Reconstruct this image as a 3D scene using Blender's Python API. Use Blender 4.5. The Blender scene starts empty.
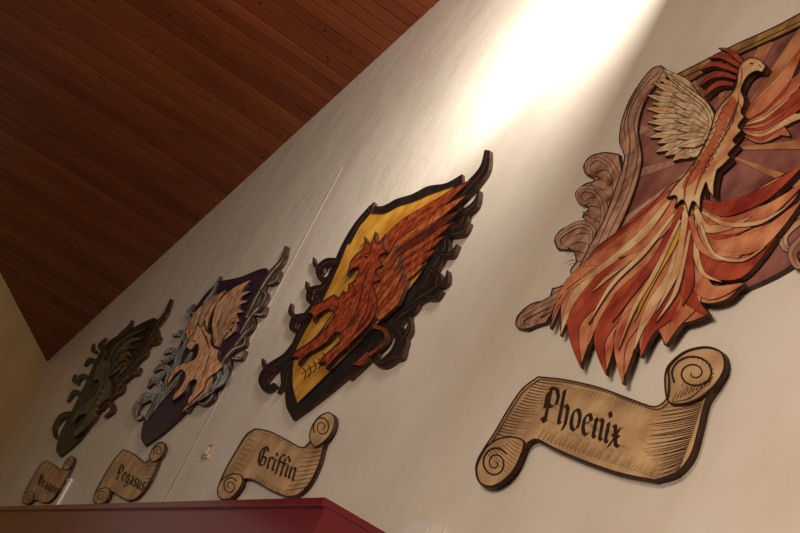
import bpy, bmesh, math, random
from mathutils import Vector, Matrix
from mathutils.geometry import tessellate_polygon
random.seed(4)
C = bpy.context.scene.collection
# ------------------------------------------------------------ camera model
F = 1400.0; D = 2.2; CZ = 1.35
d1 = Vector((-676, 247.5, F)).normalized()
d2 = Vector((1671, -3347, F)); d2 = (d2 - d2.dot(d1)*d1).normalized()
AX = -d1; AZ = d2; AY = d1.cross(d2).normalized()
def ray(u, v):
    c = Vector((u-400, v-266.5, F)); return Vector((c.dot(AX), c.dot(AY), c.dot(AZ)))
CAM = Vector((0, 0, CZ))
def W(u, v, off=0.0):
    r = ray(u, v); return CAM + r*((D-off)/r.y)
cd = bpy.data.cameras.new('camera'); co = bpy.data.objects.new('camera', cd); C.objects.link(co)
cd.sensor_width = 36; cd.lens = F/800*36; cd.clip_start = .05
m = Matrix.Identity(4)
for i, a in enumerate((AX, AY, AZ)):
    m[i][0] = a.x; m[i][1] = -a.y; m[i][2] = -a.z
m.translation = CAM
co.matrix_world = m
bpy.context.scene.camera = co
# ------------------------------------------------------------ materials
def lin(c): return tuple(((x/255)/12.92 if x/255 <= .04045 else ((x/255+.055)/1.055)**2.4) for x in c)+(1,)
def mat(name, c1, c2=None, scale=8, rough=.6, bump=.15, stretch=(1,1,1), detail=6, lo=.35, hi=.65, bscale=None, spec=.3, coat=0, bdist=.01):
    M = bpy.data.materials.new(name); M.use_nodes = True; nt = M.node_tree; b = nt.nodes['Principled BSDF']
    tc = nt.nodes.new('ShaderNodeTexCoord'); mp = nt.nodes.new('ShaderNodeMapping'); mp.inputs['Scale'].default_value = stretch
    nt.links.new(tc.outputs['Object'], mp.inputs[0])
    n = nt.nodes.new('ShaderNodeTexNoise'); n.inputs['Scale'].default_value = scale; n.inputs['Detail'].default_value = detail
    nt.links.new(mp.outputs[0], n.inputs[0])
    r = nt.nodes.new('ShaderNodeValToRGB'); r.color_ramp.elements[0].position = lo; r.color_ramp.elements[1].position = hi
    r.color_ramp.elements[0].color = lin(c1); r.color_ramp.elements[1].color = lin(c2 or c1)
    nt.links.new(n.outputs[0], r.inputs[0]); nt.links.new(r.outputs[0], b.inputs['Base Color'])
    b.inputs['Roughness'].default_value = rough; b.inputs['Specular IOR Level'].default_value = spec
    b.inputs['Coat Weight'].default_value = coat; b.inputs['Coat Roughness'].default_value = .15
    if bump:
        n2 = nt.nodes.new('ShaderNodeTexNoise'); n2.inputs['Scale'].default_value = bscale or scale*3; n2.inputs['Detail'].default_value = 4
        nt.links.new(mp.outputs[0], n2.inputs[0])
        bp = nt.nodes.new('ShaderNodeBump'); bp.inputs['Strength'].default_value = bump; bp.inputs['Distance'].default_value = bdist
        nt.links.new(n2.outputs[0], bp.inputs['Height']); nt.links.new(bp.outputs[0], b.inputs['Normal'])
    return M
M = dict(
 wall=mat('wall_plaster', (220,205,186), (228,215,197), 2, .42, .32, bscale=3.5, spec=.4, bdist=.03, detail=3),
 seam=mat('wall_joint_paint', (182,166,148), (194,179,160), 6, .6, .1),
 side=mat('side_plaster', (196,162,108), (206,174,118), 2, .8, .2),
 edge=mat('plywood_edge', (54,34,24), (84,54,38), 20, .6),
 ink=mat('black_paint', (38,24,18), (58,37,27), 30, .6),
 paper=mat('parchment_paint', (156,116,80), (212,172,124), 6, .55, .1, detail=10, lo=.28, hi=.66),
 maroon=mat('maroon_field_paint', (108,60,54), (170,112,98), 7, .35, .1, detail=11, lo=.32, hi=.7),
 rust=mat('rust_field_paint', (146,84,56), (206,146,98), 8, .4, .1, detail=10, lo=.32, hi=.7),
 rose=mat('dusty_rose_paint', (128,82,64), (206,160,130), 14, .5, .1, detail=10, lo=.3, hi=.7),
 olive=mat('olive_gold_paint', (118,82,46), (176,130,74), 12, .5, .1),
 cream=mat('cream_feather_paint', (160,118,80), (226,194,150), 18, .5, .1, detail=10, lo=.3, hi=.62),
 flame=mat('orange_flame_paint', (164,72,46), (222,150,104), 9, .4, .1, detail=10, lo=.34, hi=.66),
 red=mat('red_flame_paint', (132,38,30), (196,92,62), 8, .4, .1, detail=10, lo=.34, hi=.72),
 sand=mat('pale_flame_paint', (190,124,80), (232,196,146), 9, .45, .1, detail=10, lo=.32, hi=.64),
 black=mat('charcoal_shield_paint', (20,17,16), (40,32,28), 12, .4, .1),
 gold=mat('golden_field_paint', (186,118,34), (224,168,66), 6, .45, .1, detail=8),
 ochre=mat('ochre_field_paint', (186,108,38), (214,148,56), 6, .45, .1, detail=8),
 grif=mat('russet_paint', (110,36,20), (192,84,42), 22, .45, .15, detail=10, lo=.35, hi=.66),
 grif2=mat('amber_russet_paint', (136,52,26), (208,116,58), 22, .45, .15, detail=10, lo=.36, hi=.66),
 grifd=mat('dark_russet_paint', (70,26,16), (116,46,24), 16, .5, .1),
 navy=mat('plum_field_paint', (38,26,44), (62,42,62), 10, .4, .1),
 teal=mat('grey_teal_paint', (98,112,114), (196,200,190), 16, .5, .1, detail=9),
 peach=mat('peach_paint', (206,116,66), (248,206,160), 18, .5, .1, detail=9),
 green=mat('dark_green_paint', (22,28,22), (52,60,42), 18, .5, .1),
 moss=mat('moss_paint', (60,64,44), (112,108,70), 18, .5, .1),
 brown=mat('brown_paint', (62,42,28), (98,70,46), 14, .5, .1),
 lacquer=mat('red_lacquer', (108,0,20), (116,2,24), 1, .18, .02, spec=.5, coat=.15),
 lacqd=mat('dark_red_lacquer', (50,4,12), (60,6,14), 1, .3, .02),
 white=mat('white_plastic', (222,214,202), (228,220,210), 3, .45, .05),
 floorm=mat('floor_wood', (96,62,40), (122,82,54), 3, .5, .1, stretch=(1,6,1)),
)
# ------------------------------------------------------------ helpers
def smooth(pts, closed=True, n=5):
    P = [(p[0], p[1]) for p in pts]; K = [len(p) > 2 for p in pts]; N = len(P); out = []
    rng = range(N) if closed else range(N-1)
    for i in rng:
        a, b = i, (i+1) % N
        p1 = Vector(P[a]); p2 = Vector(P[b])
        p0 = Vector(P[a-1]) if (closed or i > 0) else p1
        p3 = Vector(P[(b+1) % N]) if (closed or b+1 < N) else p2
        t1 = (p2-p1)*.5 if K[a] else (p2-p0)*.5
        t2 = (p2-p1)*.5 if K[b] else (p3-p1)*.5
        L = (p2-p1).length
        for t in (t1, t2):
            if t.length > L*.9 and t.length > 0: t *= (L*.9/t.length)
        for k in range(n):
            s = k/n; s2 = s*s; s3 = s2*s
            out.append(p1*(2*s3-3*s2+1)+t1*(s3-2*s2+s)+p2*(-2*s3+3*s2)+t2*(s3-s2))
    if not closed: out.append(Vector(P[-1]))
    return [(q[0], q[1]) for q in out]
def tag(o, label=None, cat=None, group=None, kind=None):
    for k, v in (('label', label), ('category', cat), ('group', group), ('kind', kind)):
        if v: o[k] = v
    return o
ORG = {}
def empty(name, loc):
    o = bpy.data.objects.new(name, None); C.objects.link(o); o.location = loc; o.empty_display_size = .1; return o
def thing(name, loc, label, cat, group=None):
    o = empty(name, loc); ORG[o.name] = Vector(loc); return tag(o, label, cat, group)
class MB:
    def __init__(s): s.v = []; s.f = []; s.m = []
    def add(s, vs, fs, mi=0):
        b = len(s.v); s.v += [Vector(x) for x in vs]; s.f += [tuple(b+i for i in f) for f in fs]; s.m += [mi]*len(fs)
    def box(s, a, b, mi=0):
        x0, y0, z0 = [min(p, q) for p, q in zip(a, b)]; x1, y1, z1 = [max(p, q) for p, q in zip(a, b)]
        s.add([(x0,y0,z0),(x1,y0,z0),(x1,y1,z0),(x0,y1,z0),(x0,y0,z1),(x1,y0,z1),(x1,y1,z1),(x0,y1,z1)],
              [(0,3,2,1),(4,5,6,7),(0,1,5,4),(1,2,6,5),(2,3,7,6),(3,0,4,7)], mi)
    def build(s, name, mats, parent=None, bevel=0):
        me = bpy.data.meshes.new(name); o = bpy.data.objects.new(name, me); C.objects.link(o)
        org = Vector((0,0,0))
        if parent: o.parent = parent; org = ORG[parent.name]
        me.from_pydata([v-org for v in s.v], [], s.f)
        for mm in mats: me.materials.append(mm)
        for p, k in zip(me.polygons, s.m): p.material_index = k
        me.update()
        if bevel:
            md = o.modifiers.new('bevel', 'BEVEL'); md.width = bevel; md.segments = 2; md.limit_method = 'ANGLE'
        return o
def area(p): return sum(p[i-1][0]*p[i][1]-p[i][0]*p[i-1][1] for i in range(len(p)))/2
def quadf(V, f): return f if (V[f[1]]-V[f[0]]).cross(V[f[2]]-V[f[0]]).y < 0 else f[::-1]
def flat(mb, pts, off, mi):
    q = [W(u, v, off) for u, v in pts]
    tris = tessellate_polygon([[Vector((a.x, a.z, 0)) for a in q]])
    mb.add(q, [quadf(q, tuple(t)) for t in tris], mi)
    return q
def frame2(p, closed):
    N = len(p); out = []
    for i in range(N):
        q0, q1 = (p[i-1], p[(i+1) % N]) if closed else (p[max(i-1, 0)], p[min(i+1, N-1)])
        t = Vector((q1[0]-q0[0], q1[1]-q0[1])); t = t.normalized() if t.length > 1e-6 else Vector((1,0))
        out.append(Vector((-t.y, t.x)))
    return out
def ribbon(mb, pts, off, mi, w0, w1=None, w2=None, n=5, closed=False, inset=None):
    p = smooth(pts, closed, n) if n > 1 else [(a[0], a[1]) for a in pts]; N = len(p)
    if w1 is None: w1 = w0
    if w2 is None: w2 = w1
    L = []; R = []; fr = frame2(p, closed)
    for i, a in enumerate(p):
        nn = fr[i]; s = i/(N-1)
        w = (w0+(w1-w0)*s*2 if s < .5 else w1+(w2-w1)*(s-.5)*2)
        if inset is not None: l, r = 0, inset*w
        else: l, r = -w/2, w/2
        L.append(W(a[0]+nn.x*l, a[1]+nn.y*l, off)); R.append(W(a[0]+nn.x*r, a[1]+nn.y*r, off))
    V = L+R
    mb.add(V, [quadf(V, (i, (i+1) % N, N+(i+1) % N, N+i)) for i in range(N if closed else N-1)], mi)
def strip(mb, path, ws, back, front, mf, edge=.9, vein=None, vw=1.0, n=6):
    p = smooth(path, False, n); N = len(p); L = []; R = []; fr = frame2(p, False); wl = []
    for i, a in enumerate(p):
        s01 = i/(N-1)*(len(ws)-1); kk = min(int(s01), len(ws)-2); w = ws[kk]+(ws[kk+1]-ws[kk])*(s01-kk); wl.append(w)
        nn = fr[i]; L.append((a[0]+nn.x*w/2, a[1]+nn.y*w/2)); R.append((a[0]-nn.x*w/2, a[1]-nn.y*w/2))
    T = [W(u, v, front) for u, v in L+R]
    B_ = [Vector((a.x, D-back, a.z)) for a in T]
    mb.add(T, [quadf(T, (i, i+1, N+i+1, N+i)) for i in range(N-1)], mf)
    V = T+B_; O = 2*N
    fs = [(i, i+1, O+i+1, O+i) for i in range(N-1)]+[(N+i, O+N+i, O+N+i+1, N+i+1) for i in range(N-1)]+[(0, O, O+N, N), (N-1, 2*N-1, O+2*N-1, O+N-1)]
    mb.add(V, fs, 1)
    if edge:
        for S, O2 in ((L, R), (R, L)):
            I = []
            for i in range(N):
                e = min(edge, wl[i]*.45); d = Vector((O2[i][0]-S[i][0], O2[i][1]-S[i][1])); d = d.normalized()*e if d.length > 1e-6 else d
                I.append((S[i][0]+d.x, S[i][1]+d.y))
            V = [W(u, v, front+.0004) for u, v in S+I]
            mb.add(V, [quadf(V, (i, i+1, N+i+1, N+i)) for i in range(N-1)], 2)
    if vein is not None:
        V = []
        for sg in (-1, 1):
            for i, a in enumerate(p):
                w = min(vw, wl[i]*.5)/2*math.sin(math.pi*min(1, .15+.85*i/(N-1))); V.append(W(a[0]+fr[i].x*w*sg, a[1]+fr[i].y*w*sg, front+.0004))
        mb.add(V, [quadf(V, (i, i+1, N+i+1, N+i)) for i in range(N-1)], vein)
def strips(name, parent, items, back, front, face, accents=(), edge=.9, dz=.0012, vein=2, vw=.9):
    mb = MB(); z = front
    for it in items:
        strip(mb, it[0], it[1], back, z, it[2] if len(it) > 2 else 0, edge, it[3] if len(it) > 3 else vein, it[4] if len(it) > 4 else vw); z += dz
    return mb.build(name, [face, M['edge'], M['ink']]+list(accents), parent)
def plate(name, parent, outline, back, front, face, border=0, lines=(), patches=(), accents=(), n=5):
    mats = [face, M['edge'], M['ink']]+list(accents)
    mb = MB(); p = smooth(outline, True, n)
    q = flat(mb, p, front, 0)
    N = len(q); b = [Vector((a.x, D-back, a.z)) for a in q]
    ccw = area([(a.x, a.z) for a in q]) < 0
    mb.add(q+b, [(i, (i+1) % N, N+(i+1) % N, N+i) if ccw else (i, N+i, N+(i+1) % N, (i+1) % N) for i in range(N)], 1)
    mb.add(b, [tuple(t) for t in tessellate_polygon([[Vector((a.x, a.z, 0)) for a in b]])], 1)
    z = front+.0012
    for pp, mi in patches: flat(mb, smooth(pp), z, mi); z += .0003
    for l in lines: ribbon(mb, l[0], z, l[1], *l[2:]); z += .0001
    if border: ribbon(mb, p, z+.0003, 2, border, n=1, closed=True, inset=1 if area(p) > 0 else -1)
    return mb.build(name, mats, parent)
# ------------------------------------------------------------ setting
def box_obj(name, a, b, mt): mb = MB(); mb.box(a, b); return mb.build(name, [mt])
A = W(437, 3); B = W(47, 362)
rk = (A-B).normalized()
def zc(x): return B.z+(x-B.x)*rk.z/rk.x
XR = 1.6
mb = MB()
pr = [(B.x, 0), (XR, 0), (XR, zc(XR)), (B.x, B.z)]
v = [(x, D, z) for x, z in pr]+[(x, D+.12, z) for x, z in pr]
mb.add(v, [(0,1,2,3), (7,6,5,4), (0,4,5,1), (1,5,6,2), (2,6,7,3), (3,7,4,0)])
tag(mb.build('wall_right', [M['wall']]), kind='structure')
nrm = Vector((-rk.z, 0, rk.x))
woods = [mat('ceiling_wood_%s' % n, a, b, 2.4, .4, .08, stretch=(2,.4,2), spec=.35, lo=.3, hi=.7) for n, a, b in
         (('mid', (102,47,22), (122,60,30)), ('deep', (92,41,19), (112,53,26)), ('light', (110,52,25), (130,67,35)))]
knot = mat('ceiling_knot', (20,8,4), (26,10,5), 5, .6, 0)
mb = MB(); Y0, Y1 = -3.2, D
X0 = B.x-1.0
L = (XR-X0)/rk.x; PW = .13; k = int(L/PW)
start = B+rk*((X0-B.x)/rk.x)
def cb(s0, s1, t0, t1, y0, y1, mi):
    vs = []
    for t in (t0, t1):
        for s, y in ((s0, y0), (s1, y0), (s1, y1), (s0, y1)):
            p = start+rk*s+nrm*t; vs.append((p.x, y, p.z))
    mb.add(vs, [(0,1,2,3), (7,6,5,4), (0,4,5,1), (1,5,6,2), (2,6,7,3), (3,7,4,0)], mi)
for i in range(k+1):
    cb(i*PW+.010, (i+1)*PW-.010, 0, .02, Y0, Y1, random.choice((0, 0, 1, 2)))
    for j in range(7):
        s = i*PW+random.uniform(.03, .1); y = random.uniform(Y0, Y1); r = random.uniform(.005, .011); ps = []
        for a in range(7):
            p = start+rk*(s+r*math.cos(a*6.283/7))+nrm*(-.001); ps.append((p.x, y+1.6*r*math.sin(a*6.283/7), p.z))
        mb.add(ps, [tuple(range(7))], 3)
cb(0, L, .021, .06, Y0, Y1, 3)
tag(mb.build('ceiling', woods+[knot]), kind='structure')
r0 = ray(0, 272)
Cc = CAM+r0*((B-CAM).dot(nrm)/r0.dot(nrm))
dd = (Cc-B)*1.6
E = B+dd
mb = MB()
nw = Vector((dd.y, -dd.x, 0)).normalized()*.1
if nw.x > 0: nw = -nw
q = [Vector((B.x, B.y, 0)), Vector((E.x, E.y, 0)), E, B.copy()]
v = q+[p+nw for p in q]
mb.add(v, [(0,1,2,3), (7,6,5,4), (0,4,5,1), (1,5,6,2), (2,6,7,3), (3,7,4,0)])
tag(mb.build('wall_left', [M['side']]), kind='structure')
tag(box_obj('floor', (B.x-.5, -3.2, -.1), (XR, D+.12, 0), M['floorm']), kind='structure')
xs = (W(262, 320).x+W(197, 440).x+W(330, 190).x)/3
mb = MB(); mb.box((xs-.028, D-.0025, 0), (xs+.006, D, W(346, 165).z))
tag(mb.build('trim_1', [M['seam']]), kind='structure')
# ------------------------------------------------------------ lettering
def mi_(x): return [(x-.12,.84),(x,.97),(x,.12),(x+.14,.04)]
G = {
 'n': (.95, [mi_(.2), mi_(.7), [(.2,.78),(.55,1.0),(.7,.9)]]), 'i': (.47, [mi_(.2), [(.13,1.46),(.27,1.26)]]),
 'h': (.95, [[(.12,1.5),(.2,1.65),(.2,.1),(.32,.05)], [(.2,.78),(.52,1),(.7,.85),(.7,.1),(.55,-.2)]]),
 'o': (.92, [[(.3,.95),(.16,.7),(.16,.3),(.3,.05),(.5,0),(.68,.15),(.74,.45),(.7,.8),(.52,1),(.3,.95)]]),
 'e': (.82, [[(.68,.2),(.5,0),(.3,.05),(.16,.3),(.16,.7),(.3,.95),(.52,1),(.68,.75),(.25,.48)]]),
 'x': (.85, [[(.08,.9),(.25,.95),(.52,.1),(.75,.05)], [(.75,.98),(.6,.9),(.3,.3),(.1,.0),(.0,-.15)], [(.15,.5),(.65,.5)]]),
 'r': (.66, [mi_(.2), [(.2,.78),(.42,1),(.6,.88)]]),
 'f': (.6, [[(.25,-.1),(.25,1.35),(.48,1.6),(.66,1.5)], [(.05,.95),(.6,.95)]]),
 'g': (.92, [[(.2,.85),(.2,.15),(.45,0),(.7,.15)], [(.2,.85),(.45,1),(.7,.85),(.7,-.3),(.4,-.5),(.15,-.38)]]),
 'a': (.95, [[(.2,.85),(.45,1),(.68,.85),(.68,.1),(.82,.04)], [(.68,.55),(.3,.5),(.2,.2),(.4,0),(.68,.2)]]),
 's': (.8, [[(.65,.85),(.4,1),(.2,.8),(.25,.6),(.6,.4),(.65,.15),(.4,0),(.15,.12)]]),
 'u': (.95, [mi_(.2), mi_(.7), [(.2,.12),(.45,0),(.7,.15)]]),
 'P': (1.12, [[(.32,1.5),(.32,-.15)], [(0,1.3),(.3,1.52),(.75,1.55),(.95,1.25),(.9,.85),(.6,.65),(.32,.7)], [(.13,1.2),(.13,.5)], [(.05,-.02),(.3,-.15),(.52,0)]]),
 'G': (1.2, [[(1,1.3),(.7,1.55),(.3,1.4),(.1,.9),(.2,.3),(.5,0),(.9,.1),(1,.4),(.98,.72),(.6,.75)], [(.5,1.4),(.5,.2)]]),
 'D': (1.2, [[(.3,1.45),(.3,.1),(.1,.02)], [(0,1.3),(.3,1.5),(.7,1.5),(1,1.1),(1,.5),(.7,.05),(.25,0)], [(.52,1.4),(.52,.15)]]),
}
def lettering(text, parent, p0, p1, up, off, nib=.135):
    tot = sum(G[c][0] for c in text); bx = Vector(((p1[0]-p0[0])/tot, (p1[1]-p0[1])/tot)); uy = Vector(up)
    def T(x, y): q = Vector(p0)+bx*x+uy*y; return (q.x, q.y)
    nx, ny = nib*math.cos(.7), nib*math.sin(.7)
    mb = MB(); x0 = 0; z = off
    for c in text:
        adv, st = G[c]
        for s in st:
            for a, b in zip(s, s[1:]):
                pts = [T(x0+a[0]-nx, a[1]-ny), T(x0+a[0]+nx, a[1]+ny), T(x0+b[0]+nx, b[1]+ny), T(x0+b[0]-nx, b[1]-ny)]
                q = [W(u, v, z) for u, v in pts]; z += .00001
                mb.add(q, [quadf(q, (0,1,2,3))])
        x0 += adv
    return mb.build('lettering', [M['ink']], parent)
# ------------------------------------------------------------ scroll signs
SG = 'scroll name signs along the wall'
def sign(base, label, outline, curls, hatch, text, p0, p1, up, bw, fr=.022):
    t = thing('scroll_sign', W(*base), label, 'sign', SG)
    plate('sheet', t, outline, .001, fr, M['paper'], bw, lines=hatch)
    for cpts, lines in curls:
        plate('curled_end', t, cpts, fr-.004, fr+.010, M['paper'], bw*.9, lines=lines)
    lettering(text, t, p0, p1, up, fr+.004)
    return t
def spiral(cx, cy, rx, ry, a0, turns, k=.25, n=22):
    return [(cx+rx*(1-(1-k)*i/n)*math.cos(a0+turns*6.283*i/n), cy+ry*(1-(1-k)*i/n)*math.sin(a0+turns*6.283*i/n)) for i in range(n+1)]
o1 = [(538,376,1),(565,379),(600,387),(635,400),(655,406),(666,398),(668,382),(668,366),(684,351),(706,346),(722,352),(725,368),(716,386),(706,402),(699,430),(691,456),(676,474),(655,481,1),(620,474),(582,461),(552,448),(536,440),(526,446),(519,462),(508,478),(492,487),(479,483),(475,468),(481,452),(494,432),(508,408),(522,388)]
h1 = []
def H(a, b, w, bend=2): h1.append(([a, ((a[0]+b[0])/2, (a[1]+b[1])/2+bend), b], 2, w, w*.7, .15))
rr = random.Random(2)
for i in range(34):
    s = i/33; x = 706-26*s**1.2; y = 398+76*s
    H((x-3, y), (x-18-26*math.sin(3.14*min(1, s+.15))-12*rr.random(), y+6+4*rr.random()), .8, 1)
for i in range(20):
    s = i/19; x = 536-40*s; y = 381+52*s
    H((x, y), (x+15+12*rr.random(), y+3), .7, 1)
for i in range(30):
    x = 538+i*4; y = 438+i*1.37
    H((x, y), (x+7, y-7-7*rr.random()), .6, 0)
for i in range(34):
    x = 545+i*3.3; y = 379+i*.8
    H((x, y), (x-4, y+6+6*rr.random()), .5, 0)
for i in range(24):
    x = 540+120*rr.random(); y = 392+(x-540)*.33+34*rr.random()
    h1.append(([(x, y), (x+6+8*rr.random(), y+2.5+2*rr.random())], 2, .15, .35, .1))
for i in range(9):
    H((512-i*3.2, 440+i*1.6), (524-i*1.2, 446+i*4), .5, 1)
c1 = [(664,382),(667,366),(684,351),(706,346),(722,352),(725,368),(716,384),(700,398),(684,404),(668,402)]
c1b = [(475,468),(481,452),(494,440),(510,436),(524,441),(521,456),(512,473),(494,487),(480,484)]
ch = [([(672+i*4, 401-i*1.8), (677+i*4, 392-i*1.8)], 2, .6, .5, .2) for i in range(10)]+[([(694+20*math.cos(a_), 373+17*math.sin(a_)), (694+15*math.cos(a_+.12), 373+12.5*math.sin(a_+.12))], 2, .5, .4, .2) for a_ in [x_*.28 for x_ in range(-6, 9)]]
sign((600,470), 'large tan scroll sign reading Phoenix, nearest and biggest of the scroll signs', o1,
     [(c1, [(spiral(694,373,23,19,2.6,2.1,.12), 2, 2.2, 1.8, 1.2), ([(672,402),(690,398),(712,378)], 2, .5, 1.2, .4)]+ch),
      (c1b, [(spiral(495,463,14,16,-.6,-2,.15), 2, 2, 1.6, 1.1)])],
     h1, 'Phoenix', (541,417), (619,448), (4.0,-20.5), 1.7)
o2 = [(255,428,1),(270,431),(288,440),(302,447),(310,440),(311,428),(319,416),(329,412),(335,418),(333,430),(325,443),(320,462),(310,483),(298,495),(286,497,1),(268,489),(252,480),(243,480),(239,490),(229,499),(219,498),(217,489),(224,471),(237,448),(246,434)]
c2 = [(309,436),(312,425),(319,416),(329,412),(335,418),(333,430),(325,441),(314,447)]
c2b = [(217,489),(221,480),(230,474),(240,474),(243,481),(238,491),(229,499),(219,498)]
h2 = [([(325-1.9*i, 446+4.5*i), (316-2*i, 448+4.5*i), (307-2.4*i, 448+4.7*i)], 2, .6, .5, .2) for i in range(10)]+[([(251-2.4*i, 434+4.8*i), (258-2.4*i, 437+4.8*i)], 2, .5, .4, .2) for i in range(9)]+[([(255+3*i, 480+1.5*i), (258+3*i, 476+1.5*i)], 2, .4, .4, .2) for i in range(11)]+[([(258+3*i, 430+1.1*i), (257+3*i, 433+1.2*i)], 2, .4, .3, .2) for i in range(12)]
sign((270,492), 'tan scroll sign reading Griffin, below the yellow shield plaque', o2,
     [(c2, [(spiral(322,427,9,11,2.6,1.8,.2), 2, 1.3, 1, .7)]), (c2b, [(spiral(230,486,7.5,9,-.6,-1.7,.2), 2, 1.2, 1, .7)])],
     h2, 'Griffin', (256,463), (294,481), (3.6,-12), 1.1)
o3 = [(123,449,1),(133,453),(144,462),(149,459),(151,450),(157,443),(163,442),(165,449),(160,459),(154,474),(146,488),(137,498),(128,501,1),(118,496),(111,492),(107,500),(99,504),(93,502),(95,492),(104,475),(114,459)]
c3 = [(149,457),(152,449),(158,443),(164,443),(165,449),(160,458),(153,462)]
c3b = [(93,501),(95,493),(101,488),(109,488),(110,494),(105,502),(98,504)]
h3 = [([(159-1.6*i, 461+4.2*i), (151-1.6*i, 462+4.2*i)], 2, .5, .4, .2) for i in range(7)]
sign((120,497), 'small tan scroll sign with blackletter name below the dark purple shield plaque', o3,
     [(c3, [(spiral(158,451,4.5,6,2.6,1.4,.2), 2, .9, .8, .5)]), (c3b, [(spiral(101,496,4.5,5.5,-.6,-1.3,.2), 2, .9, .8, .5)])],
     h3, 'Pegasus', (116,477), (143,491), (2.6,-8.5), .9)
o4 = [(46,460,1),(53,464),(60,469),(64,466),(66,460),(71,456),(74,458),(72,467),(65,481),(57,494),(49,502),(42,503,1),(36,500),(31,502),(26,504),(22,502),(25,491),(33,476),(40,465)]
c4 = [(63,468),(65,461),(71,456),(74,458),(72,465),(67,470)]
c4b = [(22,501),(24,494),(30,491),(34,495),(31,502),(26,504)]
sign((40,500), 'smallest tan scroll sign, at the far left under the dark green plaque', o4,
     [(c4, [(spiral(69,463,3,4.5,2.6,1.2,.2), 2, .8, .7, .5)]), (c4b, [(spiral(28,498,3,4,-.6,-1.2,.2), 2, .8, .7, .5)])],
     [], 'Dragon', (37,484), (57,495), (2,-6.5), .7)
# ------------------------------------------------------------ plaques
PG = 'carved creature plaques along the wall'
# --- phoenix
t = thing('creature_plaque', W(620,372), 'largest plaque, a phoenix with flame tail on a maroon shield', 'plaque', PG)
rays = []
for i, (ex, ey) in enumerate([(612,236),(614,180),(640,130),(658,94),(690,76),(726,58),(768,40),(814,22),(864,30),(876,84),(864,140),(838,200)]):
    a = math.atan2(ey-150, ex-716); w = .055; r = math.hypot(ex-716, ey-150)
    rays.append(([(716,150,1), (716+r*math.cos(a-w), 150+r*math.sin(a-w), 1), (716+r*math.cos(a+w), 150+r*math.sin(a+w), 1)], 3 if ex > 740 or ey < 70 else 5))
plate('shield', t, [(664,80),(700,66),(735,48),(775,30),(815,8),(860,-6),(885,10),(885,80),(868,150),(838,215),(795,262),(740,290),(690,300),(640,300),(605,290),(592,270),(600,240),(612,210),(622,175),(628,140),(636,110)], .001, .022, M['maroon'], 0,
      patches=rays, accents=[M['rust'], M['flame'], M['rose']])
plate('rim', t, [(668,78,1),(700,62),(735,44),(775,26),(820,2),(862,-16),(866,-4),(822,16),(780,36),(740,54),(706,72),(680,86)], .001, .032, M['olive'], 1.0,
      lines=[([(676,80),(706,67),(740,50),(778,32),(860,-8)], 2, .8, .8, .8)])
plate('rim', t, [(661,65,1),(652,68),(640,82),(629,100),(621,122),(619,142),(624,158),(616,185),(604,218),(588,248),(577,272),(574,292),(582,300),(592,280),(604,254),(622,222),(636,186),(642,158),(638,130),(644,104),(656,86),(667,78)], .001, .032, M['rose'], .9,
      lines=[([(658,72),(640,92),(628,118),(630,146),(622,188),(604,230),(584,276)], 2, .4, 1, .4), ([(660,80),(644,98),(634,122),(638,152),(630,188),(611,230),(588,278)], 2, .3, .8, .3),
             ([(652,72),(634,96),(624,124),(626,142)], 2, .3, .9, .3), ([(664,70),(654,84),(650,84)], 2, .3, 1, .4)])
plate('scroll_ornament', t, [(619,154,1),(604,152),(590,157),(583,166),(585,174,1),(594,180),(584,184),(575,193),(578,203,1),(588,208),(582,216),(587,222,1),(574,224),(560,230),(554,240),(557,249,1),(572,250),(576,262,1),(570,270),(572,278,1),(560,286),(552,288,1),(548,298),(530,304),(517,316),(516,327),(527,330,1),(536,326),(546,323,1),(554,312),(566,308,1),(572,298),(584,288),(592,264),(604,236),(614,206),(622,176)], .001, .018, M['rose'], 1.0,
      lines=[([(612-3*i, 172+9*i), (602-3*i, 170+9*i), (594-3*i, 174+9*i)], 2, .3, .9, .2) for i in range(11)])
sc = [([(604,236),(612,208),(617,184),(610,165),(598,157),(588,163),(589,172),(597,175)], [5,8,9,8,7,5,3]),
      ([(594,256),(602,228),(604,206),(595,191),(583,189),(578,196),(583,203),(589,201)], [4,7,8,7,6,5,3]),
      ([(582,278),(591,250),(592,230),(581,224),(567,230),(558,238),(560,246),(568,248)], [4,7,8,7,6,5,3]),
      ([(600,225),(592,252),(576,280),(558,297),(538,308),(522,318),(521,326),(529,326)], [4,8,10,10,8,6,4]),
      ([(598,246),(584,276),(566,298),(550,310),(540,318)], [3,6,6,4,.5]), ([(608,200),(598,190),(590,184)], [5,5,.5]), ([(600,220),(590,214),(582,212)], [5,5,.5]), ([(610,184),(604,178),(597,177)], [5,5,.5])]
strips('scroll_ornament', t, sc, .014, .0205, M['rose'], edge=.5, vein=2, vw=.6, dz=.0004)
strips('scroll_ornament', t, [([(830,195),(808,212),(792,224),(783,236),(786,248),(796,248)], [14,14,12,9,5]), ([(840,205),(822,228),(804,240),(793,252),(797,265),(808,264)], [12,13,12,9,5]), ([(812,206),(800,200),(790,204)], [8,8,.5]), ([(842,225),(826,252),(812,266),(800,272)], [8,10,8,1])], .001, .024, M['rose'], edge=.8, vw=.8)
rw = []
for i, (tx, ty) in enumerate([(804,44),(797,60),(815,62),(801,76),(819,80),(805,90),(815,98),(798,106),(806,116),(792,122),(790,136)]):
    rw.append(([(742,118+i*1.2), (760,112-8+i*3.2), ((764+tx)/2+2, (108+ty)/2+i*.8), (tx, ty)], [8, 15, 13, .5], (0, 4, 0, 3, 4)[i % 5]))
strips('wing', t, rw[::-1], .022, .034, M['flame'], [M['sand'], M['red']], edge=.35, dz=.0004, vein=None)
lw = []
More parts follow.
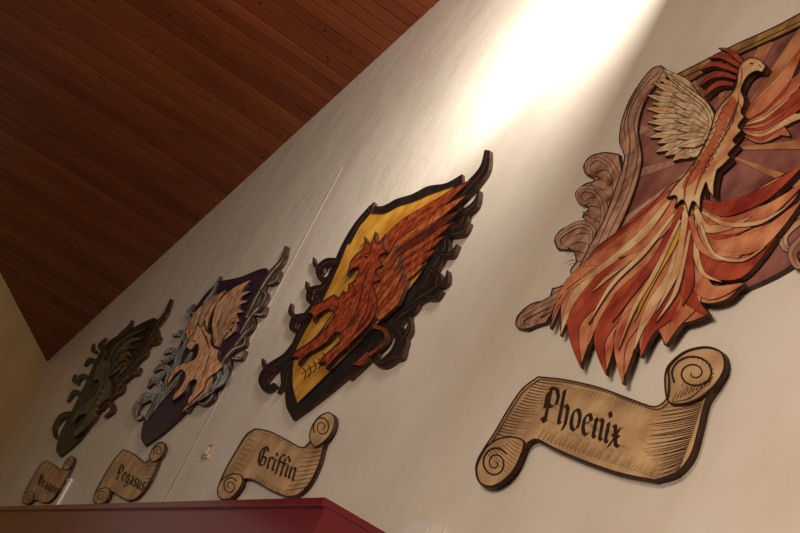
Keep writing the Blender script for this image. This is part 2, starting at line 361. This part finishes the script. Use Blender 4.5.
tips = [(663,69),(659,78),(652,82),(655,91),(647,95),(652,103),(645,108),(651,116),(646,122),(652,129),(649,137),(656,143),(655,152),(664,156),(672,161),(684,157)]
for i, (tx, ty) in enumerate(tips):
    s = i/(len(tips)-1); rx, ry = 706-6*s, 118+24*s
    mx, my = (rx+tx)/2+3, (ry+ty)/2-7+9*s
    lw.append(([(rx, ry), (mx, my), ((mx+tx)/2-1, (my+ty)/2-1), (tx, ty)], [8, 11, 10, 6, .8], 3 if i % 4 == 2 else 0))
strips('wing', t, lw, .022, .034, M['cream'], [M['sand']], edge=.45, dz=.0005, vw=.4)
lw2 = []
for i in range(8):
    s = i/7; rx, ry = 710-6*s, 116+24*s; tx, ty = 672+5*s, 84+62*s
    lw2.append(([(rx, ry), ((rx+tx)/2+2, (ry+ty)/2-5+5*s), (tx, ty)], [7, 10, 2]))
strips('wing_edge', t, [([(664,72),(676,82),(692,94),(706,106),(712,122),(704,140)], [2,5,7,7,7,3])], .022, .05, M['cream'], edge=.6)
strips('feather_row', t, lw2, .03, .044, M['cream'], edge=.5, dz=.0005, vw=.4)
tail = [(668,186),(684,178),(704,184),(706,200),(698,214),(716,212),(740,200),(764,184),(784,174),(804,164,1),(796,177),(782,190),(754,206,1),(774,202),(790,195),(803,184,1),(794,201),(778,214),(754,225,1),(776,220),(789,212),(800,202,1),(790,220),(770,236),(748,245),(728,252,1),(748,252),(762,247),(775,237,1),(763,256),(742,269),(718,274),(698,275,1),(714,286),(730,289),(743,284,1),(728,299),(708,304),(690,298,1),(697,308),(708,315,1),(694,321),(678,326),(664,345,1),(660,334),(654,326,1),(648,342),(640,357,1),(638,336,1),(632,358),(622,384,1),(619,362),(615,330,1),(613,352),(606,374,1),(603,348),(598,322,1),(592,336),(587,350),(581,367,1),(575,348),(577,332),(582,310,1),(574,318),(566,326),(560,336,1),(560,316),(560,304,1),(555,314),(550,328,1),(553,308),(564,292),(578,280),(596,266,1),(590,266),(582,268,1),(594,250),(612,236),(632,222),(652,204)]
plate('tail', t, tail, .03, .042, M['flame'], .9)
tt = [
 ([(672,192),(650,212),(622,236),(598,250),(583,267)], [8,15,16,9,.5], 4), ([(674,194),(640,232),(600,262),(566,288),(550,329)], [10,20,22,13,.5], 0),
 ([(676,196),(642,238),(604,272),(574,298),(560,336)], [8,14,18,13,.5], 3), ([(678,200),(650,248),(604,286),(574,322),(581,368)], [10,22,29,20,.5], 4),
 ([(680,202),(654,258),(616,294),(600,312),(588,345)], [8,17,20,12,.5], 0), ([(682,204),(660,262),(624,300),(600,338),(606,375)], [10,18,25,18,.5], 4),
 ([(684,206),(668,268),(640,306),(620,343),(623,384)], [10,23,29,19,.5], 0), ([(686,208),(674,272),(654,304),(642,326),(634,350)], [8,13,15,10,.5], 3),
 ([(688,210),(684,272),(668,308),(650,330),(640,357)], [9,20,24,14,.5], 4), ([(692,212),(692,268),(690,300),(676,322),(665,345)], [9,22,23,15,.5], 0),
 ([(694,216),(690,270),(690,298),(709,315)], [8,17,17,.5], 4), ([(696,218),(694,268),(710,292),(744,283)], [8,22,18,.5], 0),
 ([(698,218),(704,262),(738,270),(776,236)], [8,21,19,.5], 4), ([(698,216),(710,250),(732,256),(750,248)], [6,13,9,.5], 3),
 ([(700,212),(716,244),(758,240),(801,201)], [8,22,21,.5], 0), ([(700,210),(716,232),(744,226),(768,217)], [6,15,11,.5], 4),
 ([(701,208),(722,226),(762,214),(804,183)], [8,18,17,.5], 0), ([(702,206),(720,210),(748,200),(772,190)], [6,10,8,.5], 3),
 ([(702,203),(724,209),(764,194),(805,163)], [8,16,15,.5], 4), ([(680,206),(652,240),(622,264),(592,292)], [5,8,8,.5], 3),
 ([(688,214),(670,250),(650,284),(634,322)], [4,6,7,.5], 5), ([(694,218),(696,254),(704,274),(722,282)], [5,7,5,.5], 3), ([(684,206),(660,232),(632,256),(606,276)], [5,9,8,.5], 0),
 ([(688,206),(684,240),(676,272),(656,312)], [10,11,8,.5], 3), ([(676,200),(664,222),(640,246),(618,258)], [6,9,8,.5], 0), ([(696,210),(706,228),(730,226),(752,216)], [6,9,7,.5], 3),
 ([(682,206),(664,248),(636,286),(612,322)], [5,8,8,.5], 4), ([(692,214),(688,256),(690,284),(682,306)], [6,10,9,.5], 4), ([(690,216),(700,246),(718,258),(738,258)], [5,7,6,.5], 0),
 ([(674,214),(644,252),(612,284),(588,324)], [3,5,5,.5], 3), ([(680,220),(656,270),(634,308),(618,350)], [3,5,5,.5], 3), ([(702,212),(726,224),(760,222),(788,206)], [3,5,5,.5], 3), ([(700,222),(714,254),(742,260),(766,246)], [3,4,4,.5], 3), ([(690,230),(676,290),(656,322)], [3,5,.5], 3)]
tt = [(a, [w[0], w[1]]+[x*(.9 if j == 0 else .7) for j, x in enumerate(w[2:-1])]+[w[-1]], c) for a, w, c in tt]
strips('tail_flames', t, tt, .03, .0432, M['flame'], [M['sand'], M['red'], M['gold']], edge=.25, dz=.0003, vein=None)
strips('crest', t, [([(744,64),(736,56),(728,50),(718,48)], [4,6,4,.5]), ([(741,67),(730,60),(720,56),(708,58)], [4,6,5,.5]), ([(738,72),(724,66),(712,64),(700,70)], [4,6,5,.5]), ([(736,78),(722,74),(710,77),(699,86)], [4,6,5,.5]), ([(733,84),(720,83),(710,89),(704,97)], [4,6,5,.5])], .035, .052, M['red'], edge=.5, vein=None)
plate('body', t, [(766,66,1),(759,59),(751,57),(744,60),(739,66),(737,74),(736,84),(731,93),(722,102),(715,112),(711,126),(706,140),(698,155),(687,171),(674,186),(666,198,1),(676,196),(674,208,1),(683,200),(688,216,1),(693,201),(700,212,1),(701,196),(706,182,1),(708,190),(714,198,1),(714,184),(717,170,1),(723,165),(731,157,1),(728,154),(737,144,1),(733,140),(742,130,1),(738,126),(745,116,1),(741,112),(744,104),(744,98),(741,90),(745,80),(750,74),(757,71),(762,72)], .035, .06, M['sand'], .8,
      patches=[([(732,96),(720,112),(714,132),(703,152),(688,174),(682,188),(693,182),(708,160),(719,140),(728,120),(736,104)], 3)],
      lines=[([(739,92),(738,104),(731,124),(715,150),(698,180)], 2, .3, .9, .3), ([(741,67),(742,72),(741,80),(738,88)], 2, .4, .8, .3), ([(750,63),(753,64)], 2, 1.6, 1.6, 1.6), ([(758,64),(761,67)], 2, .4, .8, .3),
             *[([(735-i*3.4, 102+i*6.6), (740-i*3.4, 105+i*6.6), (741-i*4.2, 110+i*6.6)], 2, .3, .7, .2) for i in range(11)],
             *[([(727-i*3.6, 104+i*7), (722-i*3.6, 109+i*7), (725-i*3.6, 113+i*7)], 2, .3, .7, .2) for i in range(11)], ([(714,150),(700,176),(694,196)], 4, .4, 2.2, .3), ([(700,160),(686,182),(684,200)], 4, .4, 2.2, .3), ([(738,100),(732,116),(724,132)], 4, .4, 1.8, .3)], accents=[M['flame'], M['red']])
# --- griffin
t = thing('creature_plaque', W(292,418), 'plaque of an orange winged griffin on a yellow shield with black rim', 'plaque', PG)
plate('shield', t, [(370,205,1),(382,206),(396,199),(412,194),(428,186),(446,183),(462,174,1),(462,196),(456,222),(446,250),(430,284),(406,318),(376,350),(342,382),(312,406),(293,420,1),(286,406),(285,380),(289,352),(300,325),(317,296),(332,266),(344,240),(356,221)], .001, .02, M['black'], 0)
plate('field', t, [(370,213,1),(384,213),(398,206),(414,201),(430,194),(453,186,1),(448,215),(435,248),(415,282),(388,313),(354,348),(320,382),(297,404,1),(292,385),(294,354),(306,328),(323,298),(338,266),(350,238)], .02, .024, M['gold'], .7,
      patches=[([(424,206),(446,196),(442,216),(428,250),(408,284),(380,312),(352,336),(380,290)], 3)],
      lines=[([(303,368),(306,373),(304,379)], 2, 1, 1, 1), ([(308,365),(311,371),(308,377)], 2, 1, 1, 1), ([(313,361),(316,367),(313,373)], 2, 1, 1, 1), ([(318,358),(321,363),(318,369)], 2, 1, 1, 1), ([(301,374),(322,360)], 2, .6, .6, .6), ([(323,353),(326,359),(323,364)], 2, 1, 1, 1)], accents=[M['ochre']])
bl = [([(440,222),(456,200),(472,184),(484,168),(487,150)], [6,10,11,9,5]), ([(434,256),(446,232),(460,224),(464,213),(457,207),(451,212)], [6,10,9,5,3]),
      ([(420,292),(436,262),(445,246),(442,235),(434,238)], [6,10,8,5,2]), ([(400,318),(418,298),(433,288),(437,276),(429,270),(424,276)], [6,11,10,6,3]),
      ([(380,345),(398,318),(412,308),(420,300)], [6,11,8,.5]), ([(378,330),(393,326),(401,338),(395,353),(382,363),(374,358),(378,350)], [6,11,12,10,6,3]),
      ([(348,378),(372,352),(384,338),(392,320)], [3,8,9,6]), ([(462,214),(474,204),(479,190)], [7,6,.5]), ([(434,288),(445,281),(447,270)], [5,5,.5]), ([(399,342),(408,330),(409,316)], [6,5,.5]), ([(450,234),(462,232),(469,222)], [6,5,.5]), ([(440,254),(450,254),(457,244)], [5,5,.5]), ([(424,296),(434,297),(441,290)], [5,4,.5]), ([(392,358),(400,356),(404,348)], [5,4,.5])]
strips('scroll_ornament', t, bl, .001, .024, M['black'], [M['brown']], edge=0, vein=3, vw=.9, dz=.0004)
bl = [([(346,248),(340,261),(327,262),(319,270),(322,280),(330,276)], [5,8,8,5,3]), ([(334,272),(322,288),(311,291),(309,300),(314,303)], [5,9,6,3]),
      ([(318,298),(306,316),(295,319),(292,328),(298,331)], [5,9,6,3]), ([(304,322),(296,344),(286,358),(270,369),(263,380),(267,389),(275,384)], [5,9,11,11,7,4]),
      ([(348,244),(358,224),(368,212),(374,202)], [4,6,6,.5]), ([(292,360),(284,372),(283,384),(277,393)], [4,7,5,.5]), ([(324,270),(315,265),(313,257)], [5,4,.5]), ([(298,320),(290,312),(291,303)], [5,4,.5]), ([(274,370),(264,366),(262,358)], [5,4,.5]), ([(314,292),(307,288),(306,281)], [4,4,.5])]
strips('scroll_ornament', t, bl, .001, .0225, M['black'], [M['brown']], edge=0, vein=3, vw=.8, dz=.0004)
gt = [(470,180),(462,188),(466,195),(456,203),(460,210),(449,216),(453,222),(442,228),(444,236),(433,241),(435,250),(424,254),(424,264),(412,268),(410,278),(399,284),(395,296),(386,306)]
gf = []; NG = len(gt)-1
for i, (tx, ty) in enumerate(gt):
    s = i/NG; rx, ry = 362+8*s, 296+22*s
    mx, my = rx+(tx-rx)*.4-12*(1-s), ry+(ty-ry)*.45-9*(1-s)
    nx_, ny_ = rx+(tx-rx)*.75-4*(1-s), ry+(ty-ry)*.78-3*(1-s)
    gf.append(([(rx, ry), (mx, my), (nx_, ny_), (tx, ty)], [8, 12, 11, 8, .5], (0, 0, 3, 0, 4)[i % 5]))
strips('wing', t, gf[::-1], .024, .033, M['grif'], [M['grif2'], M['grifd']], edge=.5, dz=.0005, vw=.4)
g2 = [([(364+2.2*i, 306+2*i), (376+3*i, 278+4*i), (398+1.5*i, 244+6*i)], [7,9,1], (3, 0)[i % 2]) for i in range(7)]
strips('feather_row', t, g2, .03, .044, M['grif'], [M['grif2']], edge=.5, dz=.0006, vw=.4)
plate('body', t, [(347,276,1),(350,262),(357,253),(364,248),(364,236,1),(370,244),(375,231,1),(377,243),(386,233,1),(383,246),(388,252,1),(379,256),(383,266,1),(376,270),(381,280,1),(373,284),(377,298),(376,312),(368,326),(356,338),(344,350),(334,359),(326,369,1),(325,362),(318,364,1),(322,357),(334,346),(342,337),(336,332),(328,341),(318,348),(306,355),(298,365,1),(298,357),(290,358,1),(295,351),(306,344),(318,335),(328,324),(334,314),(328,309),(318,315),(313,322,1),(312,314),(306,313,1),(312,306),(322,301),(334,294,1),(338,298),(343,290,1),(347,292),(348,284,1),(353,281),(358,273),(358,267),(352,269)], .024, .05, M['grif'], .8,
      lines=[([(364,256),(368,258)], 2, 2, 2, 2), ([(372,262),(364,280),(360,300),(350,322),(334,342)], 2, .4, 1.3, .3), ([(376,268),(370,290),(366,312),(354,334)], 2, .4, 1.0, .3), ([(340,302),(330,318),(316,336)], 2, .4, 1.0, .3),
             *[([(350+rr.random()*20-i*1.6, 272+i*6), (354+rr.random()*16-i*1.8, 279+i*6.2)], rr.choice((2, 3, 4)), .3, 1.3, .3) for i in range(12)], ([(372,246),(370,252),(362,254)], 2, .3, 1, .3), ([(352,330),(344,342),(332,354)], 3, .3, 1.8, .3), ([(330,318),(322,330),(308,344)], 4, .3, 1.4, .3), ([(362,268),(352,292),(338,306)], 3, .3, 2, .3), ([(374,300),(366,320),(350,338)], 4, .3, 2.4, .3)], accents=[M['grif2'], M['grifd']])
strips('tail', t, [([(372,326),(384,330),(386,340),(376,350),(366,356)], [4,4,3,3,4]), ([(368,353),(360,362),(352,364)], [4,7,.5])], .024, .04, M['grif'], edge=.5)
# --- pegasus
t = thing('creature_plaque', W(144,444), 'plaque with a peach and grey winged horse on a dark purple shield', 'plaque', PG)
plate('shield', t, [(212,287),(220,281,1),(240,277),(266,268),(264,285),(256,306),(241,336),(217,371),(192,405),(167,430),(145,446,1),(141,438),(144,420),(154,400),(169,371),(181,342),(191,316),(202,298)], .001, .02, M['navy'], .8)
strips('scroll_ornament', t, [([(246,318),(260,290),(272,272),(282,260),(286,246)], [4,6,6,5,3]), ([(240,334),(252,314),(262,304),(266,294),(260,290)], [3,5,4,2]), ([(230,352),(244,334),(252,326),(254,317)], [3,5,4,1]), ([(218,368),(232,350),(244,344),(245,334)], [3,6,4,1]),
       ([(200,396),(216,376),(228,366),(230,358)], [3,6,4,1]), ([(186,412),(198,392),(209,387),(212,396),(204,404),(197,402)], [3,6,6,4,2]), ([(268,284),(276,280),(280,270)], [3,4,.5]), ([(254,314),(262,314),(266,306)], [3,3,.5]), ([(232,358),(240,358),(245,350)], [3,3,.5])], .001, .024, M['brown'], [M['teal']], edge=0, vein=3, vw=1.6, dz=.0005)
strips('scroll_ornament', t, [([(194,330),(204,306),(214,290),(220,276)], [3,5,4,1]), ([(186,344),(192,326),(188,314),(194,304)], [3,6,5,1]), ([(178,360),(186,342),(180,334),(172,336)], [3,6,5,1]), ([(170,376),(178,358),(172,350),(163,354)], [3,7,6,1]), ([(162,390),(170,372),(162,366),(153,372)], [3,7,6,1]),
       ([(152,406),(162,388),(154,380),(147,388)], [3,7,6,1]), ([(146,420),(156,402),(146,396),(136,408),(136,418),(142,416)], [3,7,7,5,3]), ([(182,372),(172,386),(160,400),(148,418)], [3,6,5,1]), ([(192,352),(180,372),(168,388),(158,404)], [3,6,6,1]), ([(188,340),(180,352),(168,362)], [4,6,.5]), ([(196,326),(186,332),(178,330)], [4,5,.5]), ([(202,310),(196,314),(186,310)], [4,5,.5]), ([(176,352),(166,362),(160,360)], [3,4,.5]), ([(166,370),(156,382),(149,380)], [3,4,.5]), ([(150,398),(142,402),(137,402)], [3,4,.5])], .001, .024, M['teal'], edge=.4, vw=.5, dz=.0004)
pw = []
for i, (tx, ty) in enumerate([(251,280),(247,284),(251,291),(244,294),(248,301),(241,303),(244,312),(237,312),(239,322),(231,324),(232,334),(224,340)]):
    s = i/11; pw.append(([(214+2*s, 326+20*s), (220+4*s, 306+24*s), (236-2*s, 290+38*s), (tx, ty)], [5,8,7,.5], (0, 3, 0)[i % 3]))
strips('wing', t, pw[::-1], .02, .03, M['peach'], [M['cream']], edge=.35, dz=.0005, vw=.3)
strips('wing', t, [([(204,340),(204,322),(212,304),(226,290)], [6,9,8,.5]), ([(202,340),(199,322),(205,308),(217,294)], [5,9,8,.5], 3), ([(200,342),(194,328),(196,316),(206,302)], [5,8,7,.5]), ([(198,344),(190,336),(190,326),(196,314)], [5,7,6,.5])], .02, .03, M['peach'], [M['cream']], edge=.35, vw=.3)
plate('body', t, [(186,347,1),(189,338),(195,331),(197,322,1),(201,327),(204,320,1),(206,330),(212,335,1),(211,344),(219,350,1),(218,358),(224,366,1),(216,373),(208,379),(204,389),(196,397),(188,406,1),(188,399),(194,390),(196,380),(190,382),(184,392),(172,402,1),(174,394),(182,384),(185,374),(181,370),(174,376),(167,386,1),(168,378),(176,366),(186,362),(195,358),(198,350),(197,344),(191,350)], .02, .042, M['peach'], .6,
      lines=[([(204,334),(206,350),(200,364),(190,376)], 3, .4, 1.8, .4), ([(210,350),(206,366),(200,384)], 2, .3, .9, .3), ([(201,328),(206,338),(210,350)], 4, .6, 1.8, .6), ([(186,364),(178,372)], 3, .4, 1.4, .4), ([(196,384),(192,394)], 3, .4, 1.4, .4), ([(192,340),(196,342)], 2, .8, .8, .8)], accents=[M['cream'], M['grifd']])
strips('tail', t, [([(214,366),(220,378),(211,390),(196,402)], [4,6,6,.5]), ([(212,370),(208,386),(196,398),(182,412)], [4,6,5,.5], 3), ([(216,362),(226,368),(222,382),(208,392)], [4,5,5,.5], 0)], .02, .036, M['teal'], [M['peach']], edge=.3, vw=.3)
# --- dragon
t = thing('creature_plaque', W(59,456), 'farthest and darkest plaque, a green dragon, at the left end of the row', 'plaque', PG)
plate('shield', t, [(120,334),(136,326),(155,318),(153,332),(141,355),(123,381),(101,411),(80,440),(60,457,1),(56,450),(60,434),(70,414),(84,386),(97,357),(108,342)], .001, .02, M['black'], .6)
strips('scroll_ornament', t, [([(146,346),(156,326),(165,314),(171,299)], [3,5,4,2]), ([(138,360),(150,342),(157,336),(157,329)], [3,5,3,1]), ([(126,376),(138,360),(146,354),(146,346)], [3,5,3,1]), ([(114,392),(126,378),(134,372),(134,364)], [3,5,3,1]), ([(100,410),(112,396),(122,390),(123,380)], [3,5,3,1]), ([(88,424),(98,408),(108,402),(112,410),(104,417)], [3,5,5,2]), ([(150,344),(157,342),(160,336)], [3,3,.5]), ([(130,374),(137,373),(140,367)], [3,3,.5])],
       .001, .024, M['black'], [M['olive']], edge=0, vein=3, vw=.8, dz=.0006)
strips('scroll_ornament', t, [([(110,352),(120,336),(128,328),(132,320)], [3,5,4,1]), ([(100,368),(106,352),(100,346),(106,338)], [3,6,5,1]), ([(92,384),(98,366),(90,360),(84,366)], [3,6,5,1]), ([(84,398),(90,382),(82,376),(76,384)], [3,6,5,1]), ([(74,414),(82,398),(74,392),(67,402)], [3,6,5,1]), ([(62,438),(72,416),(62,416),(54,428),(55,438)], [3,6,6,4,2]), ([(96,352),(92,350),(93,343)], [3,3,.5]), ([(78,384),(73,380),(75,374)], [3,3,.5])],
       .001, .024, M['green'], [M['moss']], edge=0, vein=3, vw=.8, dz=.0006)
dw = []
for i, (tx, ty) in enumerate([(147,328),(143,338),(138,348),(132,357),(126,366),(119,376)]):
    s = i/5; dw.append(([(108,368+8*s), (113+3*s, 350+18*s), (128-3*s, 336+28*s), (tx, ty)], [4,8,7,.5], (0, 3)[i % 2]))
strips('wing', t, dw[::-1], .02, .031, M['green'], [M['moss'], M['gold']], edge=.4, dz=.0008, vein=4, vw=.6)
plate('body', t, [(94,374,1),(97,364),(103,356,1),(106,360),(110,352,1),(111,364),(107,374),(112,384),(108,398),(99,406),(95,418),(84,430),(74,438,1),(73,432),(82,422),(86,414),(79,416),(72,424,1),(72,416),(78,408),(88,400),(97,390),(98,380),(93,381)], .02, .041, M['moss'], .5,
      lines=[([(104,366),(104,384),(96,400),(82,422)], 2, .3, 1.6, .3)]+[([(99-1.6*i, 390+6*i), (105-1.8*i, 392+6*i)], 4, .3, 1, .3) for i in range(5)], accents=[M['moss'], M['gold']])
# ------------------------------------------------------------ red cabinets
Yf = .4
p = W(325, 497, Yf); xl = W(108, 503, Yf).x; xe = W(-30, 507, Yf).x
def cabinet(x0, x1, top, label):
    t = thing('storage_cabinet', ((x0+x1)/2, D-Yf/2, 0), label, 'cabinet', 'red cabinets along the wall')
    mb = MB(); mb.box((x0, D-Yf+.02, .08), (x1, D-.03, top-.03)); mb.build('body', [M['lacquer']], t)
    mb = MB(); mb.box((x0, D-Yf, top-.035), (x1, D-.03, top)); mb.build('top_panel', [M['lacquer']], t, .003)
    mb = MB(); mb.box((x0+.03, D-Yf+.05, 0), (x1-.03, D-.03, .08)); mb.build('plinth', [M['lacqd']], t)
    n = max(2, round((x1-x0)/.8)); w = (x1-x0)/n
    for i in range(n):
        mb = MB(); mb.box((x0+i*w+.004, D-Yf+.002, .1), (x0+(i+1)*w-.004, D-Yf+.02, top-.5)); d = mb.build('door', [M['lacquer']], t, .003)
        mb = MB(); hx = x0+(i+.12)*w; mb.box((hx, D-Yf-.02, 1.0), (hx+.015, D-Yf+.002, 1.16))
        h = mb.build('handle', [M['edge']], t); h.parent = d
cabinet(xl+.0006, p.x, p.z, 'nearer glossy dark red cabinet, its corner at the bottom of the photo')
cabinet(xe, xl-.0006, p.z, 'farther glossy dark red cabinet at the bottom left')
# ------------------------------------------------------------ small wall fittings
q = W(434, 521, .05)
x0 = max(q.x-.42, p.x+.012)
t = thing('duct_casing', ((q.x+x0)/2, D-.025, 0), 'white boxed casing on the wall beside the red cabinet corner', 'wall casing')
mb = MB(); mb.box((x0, D-.05, 0), (q.x, D-.002, q.z)); mb.build('housing', [M['white']], t)
mb = MB(); mb.box((x0+.02, D-.056, .05), (q.x-.02, D-.05, q.z-.03)); mb.build('cover', [M['white']], t)
a = W(207, 451, .01)
t = thing('light_switch', (a.x, D, a.z-.05), 'small cream switch plate between the second and third scroll signs', 'switch')
mb = MB(); mb.box((a.x-.07, D-.01, a.z-.05), (a.x+.07, D, a.z+.05)); mb.build('plate', [M['cream']], t, .003)
mb = MB(); mb.box((a.x-.035, D-.016, a.z-.025), (a.x+.035, D-.01, a.z+.025)); mb.build('rocker', [M['white']], t, .003)
a = W(68, 480, .02)
t = thing('cable_duct', (a.x, D, 0), 'narrow white duct on the wall between the two smallest scroll signs', 'cable duct')
mb = MB(); mb.box((a.x-.02, D-.02, 0), (a.x+.09, D, a.z)); mb.build('cover', [M['white']], t, .004)
mb = MB(); mb.box((a.x-.03, D-.025, a.z-.01), (a.x+.10, D, a.z+.012)); mb.build('end_cap', [M['white']], t, .003)
# ------------------------------------------------------------ light
def light(kind, name, loc, target, energy, col, **k):
    l = bpy.data.lights.new(name, kind); o = bpy.data.objects.new(name, l); C.objects.link(o)
    l.energy = energy; l.color = col; o.location = loc
    o.rotation_euler = (Vector(target)-Vector(loc)).to_track_quat('-Z', 'Y').to_euler()
    for a_, b_ in k.items(): setattr(l, a_, b_)
    return o
light('AREA', 'skylight', W(510, -150, .9), W(455, 60), 55, (1, .97, .92), shape='RECTANGLE', size=.8, size_y=.4)
light('SPOT', 'ceiling_spot', W(520, -100, .7), W(505, 20), 100, (1, .97, .92), spot_size=1.9, spot_blend=.6, shadow_soft_size=.1)
light('SPOT', 'rake_spot', W(520, -110, .8), W(330, 150), 230, (1, .95, .87), spot_size=1.35, spot_blend=1, shadow_soft_size=.12)
light('AREA', 'room_fill', (-1.0, -2.6, 2.9), (-3.9, D, 2.8), 200, (1, .86, .73), shape='RECTANGLE', size=2.5, size_y=1.5)  # added soft warm fill from the camera side, not an actual window
w = bpy.data.worlds.new('world'); bpy.context.scene.world = w; w.use_nodes = True
w.node_tree.nodes['Background'].inputs[0].default_value = (1, .8, .62, 1); w.node_tree.nodes['Background'].inputs[1].default_value = .19
bpy.context.scene.view_settings.view_transform = 'Standard'
